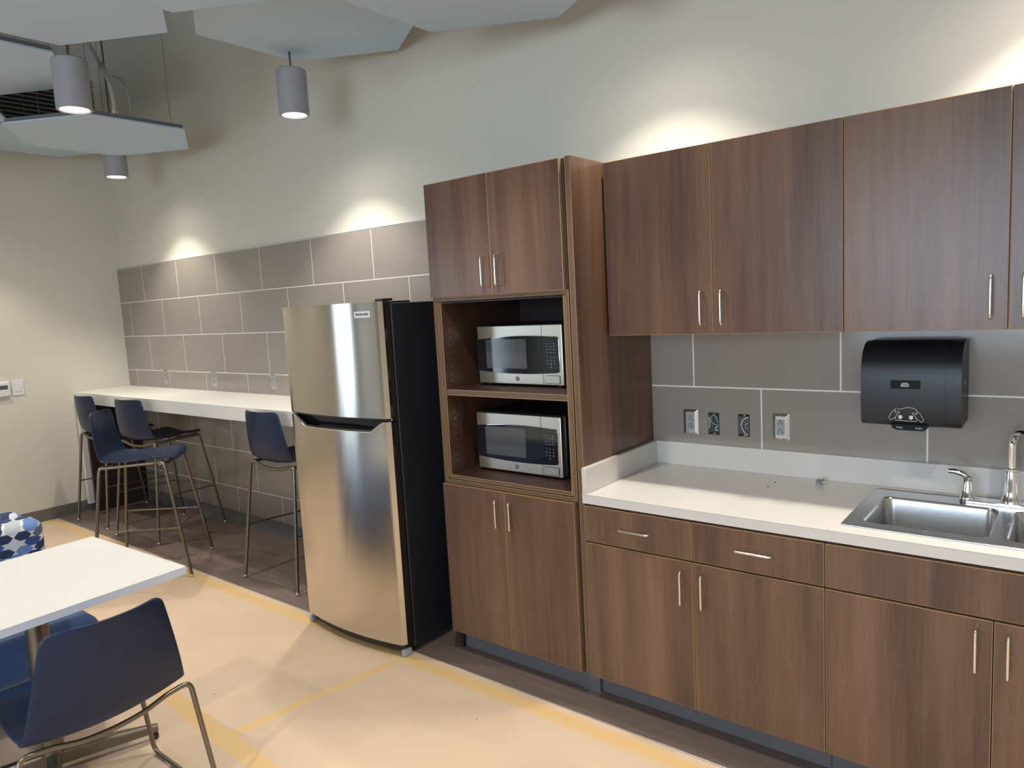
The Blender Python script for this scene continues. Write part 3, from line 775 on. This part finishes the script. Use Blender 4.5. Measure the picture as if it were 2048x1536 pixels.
# foreground sled-base chair, faces the table (-x)
ch = thing('side_chair', 'navy sled-base chair pushed up to the white square table, seen from behind', 'chair', (0, 0, 0))
zs = .438; add_shell(ch, zs, .352, .243)
zt = zs-.002; r = .0085
MB().tube(catmull([(-.225, -.203, zt+.006), (-.17, -.206, zt+.0), (-.09, -.208, zt-.020), (0, -.209, zt-.026), (.09, -.208, zt-.020), (.17, -.206, zt), (.225, -.203, zt+.006)], 5), r, 0, 10).build('rear_cross_tube', M_BRONZE, ch, smooth=60)
MB().tube(catmull([(-.205, .15, zt), (-.1, .152, zt-.02), (0, .153, zt-.026), (.1, .152, zt-.02), (.205, .15, zt)], 4), r, 0, 10).build('front_cross_tube', M_BRONZE, ch, smooth=60)
for s in (-1, 1):
    lg = MB().tube([(s*.19, -.204, zt+.002), (s*.252, -.204, zt+.010), (s*.292, -.262, .009), (s*.292, .235, .009), (s*.222, .158, zt-.002), (s*.19, .152, zt-.003)], r, .045, 10).build('sled_leg', M_BRONZE, ch, smooth=60)
    MB().box(s*.292-.008, s*.292+.008, .10, .14, .0, .012).box(s*.292-.008, s*.292+.008, -.19, -.15, .0, .012).build('glide', M_WHITEP, lg, bevel=.002)
ch.location = (-.985, -2.165, 0); ch.rotation_euler = (0, 0, PI/2)

# ------------------------------------------------------------------ square table
tb = thing('dining_table', 'square white laminate table on a bronze pedestal with four-arm base', 'table', (-1.43, -2.145, 0))
MB().prism(rrect(-.381, .381, -.381, .381, .003, 2), 'z', .7125, .740, 0, 1).build('tabletop', [M_TABLE, M_TABLEEDGE], tb, org=(0, 0, 0)).rotation_euler = (0, 0, math.radians(2.5))
MB().lathe((0, 0, .05), [(.040, 0), (.038, .02), (.038, .655)], 28).build('column', M_BRONZE, tb, smooth=40, org=(0, 0, 0))
MB().box(-.15, .15, -.15, .15, .703, .712).build('mounting_plate', M_BLACKP, tb, org=(0, 0, 0))
for k in range(4):
    a = math.radians(71+90*k); ca, sa = math.cos(a), math.sin(a)
    m = MB(); sec = [(.02, .024, .030, .085), (.16, .022, .030, .078), (.30, .018, .028, .062), (.352, .013, .030, .055)]
    vs = []; fs = []
    for d, w, z0, z1 in sec:
        for sx, zz in ((-1, z0), (1, z0), (1, z1-.008), (.6, z1), (-.6, z1), (-1, z1-.008)): vs.append((ca*d-sa*sx*w, sa*d+ca*sx*w, zz))
    for j in range(3):
        for i in range(6): fs.append((j*6+i, j*6+(i+1) % 6, (j+1)*6+(i+1) % 6, (j+1)*6+i))
    fs.append(tuple(range(6))[::-1]); fs.append(tuple(18+i for i in range(6)))
    m.add(vs, fs); arm = m.build('base_arm', M_BRONZE, tb, org=(0, 0, 0), bevel=.002)
    MB().lathe((ca*.335, sa*.335, 0.0), [(.016, 0), (.018, .006), (.016, .022), (.008, .032)], 14).build('glide', M_BLACKP, arm, smooth=50, org=(0, 0, 0))

# ------------------------------------------------------------------ settee
se = thing('settee', 'settee with blue fabric seat and hexagon-print back beyond the white table', 'settee', (-2.1, -2.6, 0))
def cushion(name, mat, x0, x1, y0, y1, z0, z1, r=.05, seg=5):
    return MB().box(x0, x1, y0, y1, z0, z1).build(name, mat, se, bevel=r, seg=seg, smooth=80)
cushion('seat_cushion', M_BLUE, -2.26, -1.665, -3.50, -1.835, .26, .445, .06)
cushion('seat_base', M_BLUE, -2.24, -1.82, -3.48, -1.855, .11, .27, .02)
cushion('back_cushion', M_HEX, -2.42, -2.245, -3.50, -1.825, .40, .775, .05)
cushion('back_shell', M_HEX, -2.545, -2.405, -3.50, -1.85, .10, .785, .05)
for a in (-2.45, -1.90):
    for b in (-3.4, -1.92): MB().cyl((a, b, 0), (a, b, .112), .015, 12).build('foot', M_BRONZE, se)

# ------------------------------------------------------------------ pendants
def make_pendant(loc, label, h=.25, stem=.10, group='grey cylinder pendant lights', power=1.0):
    t = thing('pendant_light', label, 'pendant light', loc, group=group)
    o0 = Vector(loc); R = .081
    prof = [(R-.018, .012), (R-.012, .002), (R-.004, 0), (R, .004), (R, h-.006), (R-.006, h), (.02, h+.002)]
    m = MB(); n = 40
    vs = []; fs = []
    for rr, hh in prof:
        for i in range(n): a = 2*PI*i/n; vs.append((rr*math.cos(a), rr*math.sin(a), hh))
    for j in range(len(prof)-1):
        for i in range(n): fs.append((j*n+i, j*n+(i+1) % n, (j+1)*n+(i+1) % n, (j+1)*n+i))
    fs.append(tuple((len(prof)-1)*n+i for i in range(n))); m.add(vs, fs)
    m.build('housing', M_PEND, t, smooth=40, org=(0, 0, 0))
    MB().lathe((0, 0, .0105), [(R-.017, 0), (R-.017, .002)], 32).build('lens', M_LENS, t, org=(0, 0, 0))
    MB().cyl((0, 0, h), (0, 0, h+stem), .006, 10).build('stem', M_BRONZE, t, org=(0, 0, 0))
    l = bpy.data.lights.new('pendant_lamp', 'SPOT'); l.energy = LAMP_POWER*power; l.color = LAMP_COLOR
    l.spot_size = math.radians(104); l.spot_blend = .5; l.shadow_soft_size = .03
    lo = bpy.data.objects.new('lamp', l); COL.objects.link(lo); lo.parent = t; lo.location = (0, 0, .006)
    l2 = bpy.data.lights.new('pendant_spill', 'SPOT'); l2.energy = LAMP_POWER*power*.24; l2.color = LAMP_COLOR; l2.spot_size = math.radians(158); l2.spot_blend = 1.0; l2.shadow_soft_size = .05
    lo = bpy.data.objects.new('lamp_spill', l2); COL.objects.link(lo); lo.parent = t; lo.location = (0, 0, .005)
    return t
make_pendant((-1.905, -.48, 2.752), 'grey cylinder pendant hanging alone on a short stem above the refrigerator', h=.245, stem=.105)
make_pendant((-4.16, -.48, 2.752), 'grey cylinder pendant half hidden behind the low hexagon panel near the wall corner', h=.245, stem=1.2)
make_pendant((-2.405, -1.415, 2.725), 'large grey cylinder pendant nearest the top left corner, in front of the slatted grille', h=.245, stem=1.2)
OUT = 'unseen pendant lights above the picture'  # unseen pendants: some match glows on the walls, the rest added to light the room
for x, y, pw in ((.14, -.45, .8), (1.62, -.40, 1.7), (-4.72, -1.43, .9), (-.11, -1.43, .9), (2.14, -1.43, .9), (-2.36, -3.3, 1.1), (-.1, -3.6, 1.4), (1.9, -3.6, 1.5), (-4.6, -3.3, .9)):
    make_pendant((x, y, 2.83), 'unseen grey cylinder pendant lighting the room from above the picture', h=.245, stem=1.1, group=OUT, power=pw)

# ------------------------------------------------------------------ hexagon ceiling panels
HG = 'white hexagonal ceiling panels'
for x, y, z, R, lab in (
        (-1.487, -.66, 3.095, .60, 'white hexagonal ceiling panel directly above the stem of the pendant over the refrigerator'),
        (-.300, -.80, 2.900, .585, 'white hexagonal ceiling panel nearest the tall cabinet, rightmost of the hexagons'),
        (-.862, -1.705, 2.900, .585, 'white hexagonal ceiling panel whose tip alone shows at the top edge between two larger ones'),
        (-1.836, -1.760, 3.000, .563, 'white hexagonal ceiling panel filling the top left corner, above the large pendant'),
        (-3.265, -1.655, 3.100, .60, 'white hexagonal ceiling panel behind the large pendant, over the slatted grille'),
        (-3.600, -.775, 2.900, .58, 'low white hexagonal ceiling panel hanging in front of the corner pendant'),
        (-4.800, -.725, 3.100, .60, 'white hexagonal ceiling panel nearest the left wall, partly behind the low one'),
        (-4.330, -1.69, 3.100, .60, 'white hexagonal ceiling panel showing only its corner at the picture edge below the grille')):
    t = thing('ceiling_panel', lab, 'ceiling panel', (x, y, z), group=HG)
    hexa = [(R*math.sin(PI/3*k), R*math.cos(PI/3*k)) for k in range(6)]
    MB().prism(hexa, 'z', 0, .010).build('panel_face', M_CLOUD, t, org=(0, 0, 0))
    m = MB(); inn = [(a*.985, b*.985) for a, b in hexa]; m.prism(inn, 'z', .010, .034); m.build('panel_frame', M_CLOUDRIM, t, org=(0, 0, 0))
    for k in range(0, 6, 2):
        a, b = hexa[k][0]*.8, hexa[k][1]*.8
        c_ob = MB().cyl((a, b, .034), (a, b, 4.2-z), .0016, 6).lathe((a, b, .10), [(.002, 0), (.006, .003), (.006, .012), (.002, .02)], 8).build('suspension_cable', M_CABLE, t, org=(0, 0, 0))
P = catmull([(-3.26, -1.03, 3.92), (-3.24, -1.00, 3.40), (-3.19, -.96, 3.25), (-3.16, -.95, 3.12), (-3.15, -.95, 3.0), (-3.15, -.95, 2.936)], 6)
P = catmull([(-3.62, -.90, 3.80), (-3.376, -.90, 3.413), (-3.226, -.90, 3.236), (-3.155, -.90, 3.125), (-3.13, -.90, 3.03), (-3.127, -.90, 2.936)], 6)
cn = thing('flexible_conduit', 'pale flexible conduit drooping onto the low hexagon panel', 'conduit', (-3.127, -.90, 2.936))
MB().tube(P, .0125, 0, 10).build('hose', M_CONDUIT, cn, smooth=60)
MB().cyl((-3.226, -.90, 3.236), (-3.24, -.90, 3.256), .018, 12).cyl((-3.127, -.90, 2.9345), (-3.127, -.90, 2.96), .020, 12).build('coupling', M_STRIP, cn)
P = catmull([(-3.55, -.70, 3.30), (-3.42, -.70, 3.24), (-3.36, -.70, 3.14), (-3.34, -.70, 3.0), (-3.34, -.70, 2.936)], 6)
tag(MB().tube(P, .008, 0, 8).build('electrical_cable', M_CONDUIT, smooth=60), 'thin tan electrical cable looping behind the large pendant', 'cable')

# ------------------------------------------------------------------ wall devices
def receptacle(x, z, label, group, plate, y=-.0095, w=.070, h=.115):
    t = thing('power_outlet', label, 'outlet', (x, y, z), group=group)
    m = MB(); o_ = rrect(x-w/2, x+w/2, z-h/2, z+h/2, .002, 2); i_ = rrect(x-w/2+.014, x+w/2-.014, z-h/2+.012, z+h/2-.012, .002, 2)
    n = len(o_); vs = [(a, y, b) for a, b in o_]+[(a, y-.007, b) for a, b in i_]
    m.add(vs, [(i, (i+1) % n, n+(i+1) % n, n+i) for i in range(n)]+[tuple(n+i for i in range(n))]); m.build('cover_plate', plate, t)
    rc = MB().prism(rrect(x-.0165, x+.0165, z-.033, z+.033, .002, 2), 'y', y-.0095, y-.006).build('receptacle', M_RECEPT if plate is M_PLATE else M_WHITEP, t)
    m = MB()
    for dz in (-.019, .016):
        m.box(x-.0085, x-.0065, y-.010, y-.009, z+dz-.004, z+dz+.004); m.box(x+.0055, x+.0078, y-.010, y-.009, z+dz-.004, z+dz+.004); m.box(x+.0078, x+.0115, y-.010, y-.009, z+dz-.001, z+dz+.001)
        m.cyl((x, y-.010, z+dz+.0105), (x, y-.009, z+dz+.0105), .003, 10)
    m.build('slots', M_HOLE, rc)
    m = MB()
    for dz in (-.047, .047): m.cyl((x, y-.0085, z+dz), (x, y-.006, z+dz), .0035, 10)
    m.build('plate_screws', M_HANDLE, t)
    return t
receptacle(.182, 1.082, 'metal outlet plate on the kitchen tile nearest the tall cabinet', 'metal outlets over the kitchen worktop', M_PLATE)
receptacle(.582, 1.084, 'metal outlet plate right of the vertical grout line, nearest the towel dispenser', 'metal outlets over the kitchen worktop', M_PLATE)
BG = 'outlets above the white bar counter'
receptacle(-4.720, 1.177, 'outlet above the bar counter nearest the left corner', BG, M_PLATE)
receptacle(-3.910, 1.175, 'middle outlet above the bar counter', BG, M_PLATE)
receptacle(-3.080, 1.177, 'outlet above the bar counter nearest the refrigerator', BG, M_PLATE)
def open_box(x, z, label, inside, wires):
    t = thing('open_outlet_box', label, 'outlet box', (x, -.0095, z), group='open outlet boxes over the kitchen worktop')
    w, h = .050, .098
    MB().prism(rrect(x-w/2, x+w/2, z-h/2, z+h/2, .003, 3), 'y', -.0104, -.0097).build('box_cavity', M_HOLE, t)
    m = MB(); m.box(x-w/2, x-w/2+.004, -.0125, -.0104, z-h/2, z+h/2); m.box(x-w/2, x+w/2, -.0125, -.0104, z-h/2, z-h/2+.004); m.box(x-w/2+.004, x+w/2-.002, -.0115, -.0104, z-h/2+.012, z+h/2-.010)
    m.build('box_wall', inside, t)
    m = MB()
    for zz in (z-h/2+.006, z+h/2-.006): m.lathe((x+.004, -.0104, zz), [(.0045, 0), (.004, .002)], 8, axis=(0, -1, 0))
    m.build('mounting_ears', M_HANDLE, t)
    for k, (pts, mat) in enumerate(wires):
        MB().tube(catmull([(x+a, -.0150, z+b) for a, b in pts], 6), .0021, 0, 8).build('wire', mat, t, smooth=60)
open_box(.290, 1.080, 'open outlet box with loose looped wires, next to the first metal plate', M_GREENBOX,
         [([(.022, -.004), (-.004, .004), (-.012, .024), (0, .040), (.012, .034), (.022, .004)], M_RECEPT), ([(.022, -.010), (.010, -.016), (.012, -.028), (.022, -.026)], M_WHITEP), ([(-.021, .030), (-.016, .004), (-.020, -.020)], M_WHITEP)])
open_box(.425, 1.081, 'open outlet box with one thick white curved cable, left of the grout line', M_STEELBOX,
         [([(.022, .038), (.002, .028), (-.010, .002), (.002, -.026), (.020, -.042)], M_WHITEP), ([(.022, .012), (.010, .008), (.010, -.008), (.022, -.012)], M_RECEPT)])

sw = thing('light_switch', 'white rocker switch plate on the left wall beside the thermostat', 'switch', (XL, -.912, 1.175))
MB().box(XL+.0005, XL+.007, -.955, -.869, 1.108, 1.242).build('cover_plate', M_WHITEP, sw, bevel=.003)
MB().box(XL+.007, XL+.010, -.932, -.892, 1.140, 1.210).build('rocker', M_WHITEP, sw, bevel=.0015)
MB().box(XL+.0101, XL+.0106, -.913, -.911, 1.172, 1.176).build('indicator', M_RECEPT, sw)
th_ = thing('thermostat', 'white thermostat with dark display at the left picture edge', 'thermostat', (XL, -1.03, 1.17))
MB().box(XL+.0005, XL+.030, -1.095, -.972, 1.110, 1.236).build('housing', M_WHITEP, th_, bevel=.012, seg=4)
MB().box(XL+.0300, XL+.031, -1.080, -.992, 1.172, 1.206).build('display', M_SCREEN, th_)

# ------------------------------------------------------------------ paper towel dispenser
dp = thing('paper_towel_dispenser', 'black wall-mounted paper towel dispenser under the upper cabinets', 'dispenser', (1.085, -.01, 1.14))
DX0, DX1 = .931, 1.241
prof = [(-.010, 1.160), (-.010, 1.444), (-.100, 1.448), (-.140, 1.440), (-.172, 1.420), (-.192, 1.392), (-.203, 1.355), (-.207, 1.30), (-.206, 1.22), (-.200, 1.172), (-.192, 1.156), (-.175, 1.151)]
MB().prism(prof, 'x', DX0, DX1).build('housing', M_DISP, dp, bevel=.014, seg=4, smooth=50)
prof2 = [(a-.0022 if a < -.02 else a, b+(.0022 if b > 1.40 else 0)) for a, b in prof[2:-1]]
cv = MB().prism(prof2+[(-.15, 1.158), (-.10, 1.40)], 'x', DX0+.018, DX1-.046).build('front_cover', M_DISP, dp, bevel=.0015, smooth=40)
X = lambda zx: DX0+(zx-130)*.000272
Z = lambda zy: 1.4405-(zy-185)*.0002905
YL = -.2097
MB().prism(rrect(X(487), X(828), Z(715), Z(612), .003, 3), 'y', -.2100, -.2085).build('label_panel', M_LABEL, cv)
lg = MB().prism(rrect(X(607), X(700), Z(688), Z(650), .003, 3), 'y', -.2106, -.2099).build('logo', M_LINE, cv)
text('logo_text', 'TORK', M_LABEL, lg, (X(653), -.2107, Z(669)), .0095, bold=.0003)
MB().tube([(X(a), -.2106, Z(b)) for a, b in ((622, 646), (655, 642), (690, 650))], .0008, 0, 5).build('logo_swash', M_LINE, lg)
m = MB()
L1 = [[(545, 1012), (545, 952), (575, 962), (615, 962), (660, 945), (700, 940), (745, 945), (775, 958), (788, 968), (788, 1020)], [(548, 1060), (546, 1100), (665, 1103), (788, 1108), (788, 1078)],
      [(540, 980), (508, 996), (490, 1030), (472, 1062), (476, 1082), (490, 1102), (520, 1084), (545, 1068), (560, 1040), (596, 1000), (590, 992), (572, 994), (548, 1014)],
      [(790, 985), (822, 1004), (845, 1040), (866, 1080), (860, 1095), (846, 1116), (815, 1090), (790, 1072), (768, 1040), (736, 1008), (742, 1000), (760, 1006), (790, 1024)]]
for pl_ in L1: m.tube([(X(a), -.2088, Z(b)) for a, b in pl_], .00085, 0, 5)
for ax in (603, 727):
    pts = [(ax-20, 1038), (ax+20, 1038), (ax+20, 1062), (ax+32, 1062), (ax, 1090), (ax-32, 1062), (ax-20, 1062)]
    m.prism([(X(a), Z(b)) for a, b in pts][::-1], 'y', -.2096, -.2080)
m.build('hands_pictogram', M_LINE, cv)
pl = MB().prism([(X(490), 1.160), (X(510), 1.146), (X(560), 1.1395), (X(860), 1.1395), (X(900), 1.146), (X(915), 1.160)], 'y', -.2075, -.10).build('push_lever', M_LABEL, dp, bevel=.002)
text('push_text', 'PUSH', M_LINE, pl, (X(593), -.2082, 1.1485), .0085); text('push_text', 'PUSH', M_LINE, pl, (X(815), -.2082, 1.1485), .0085)
MB().box(DX1-.0005, DX1+.0008, -.115, -.100, 1.295, 1.312).build('key_hole', M_RECEPT, dp)

# ------------------------------------------------------------------ bits left on the worktop
def small_bag():
    m = MB(); random.seed(3); base = Vector((.757, -.095, .8805))
    for k in range(5):
        pts = [base+Vector((random.uniform(-.016, .016), random.uniform(-.012, .012), .003+random.uniform(0, .018))) for _ in range(4)]
        m.tube(catmull(pts, 4), .0026, 0, 7)
    m.tube([base+Vector((-.014, -.006, .0028)), base+Vector((.014, .002, .0028))], .0026, 0, 7)
    return m.build('wall_anchors', simple('grey_clear_plastic', (.30, .32, .33), .2, .3), smooth=60)
tag(small_bag(), 'little tangle of grey plastic fixings left on the worktop by the rear upstand', 'fixings')
scr = MB().cyl((.592, -.218, .882), (.600, -.216, .8815), .0012, 6).build('loose_screw', M_HOLE); tag(scr, 'tiny dark screw on the worktop, nearer the front edge of the two', 'screw', 'loose screws on the worktop')
scr2 = MB().cyl((.595, -.140, .882), (.602, -.137, .8815), .0012, 6).build('loose_screw', M_HOLE); tag(scr2, 'tiny dark screw on the worktop, nearer the rear upstand of the two', 'screw', 'loose screws on the worktop')
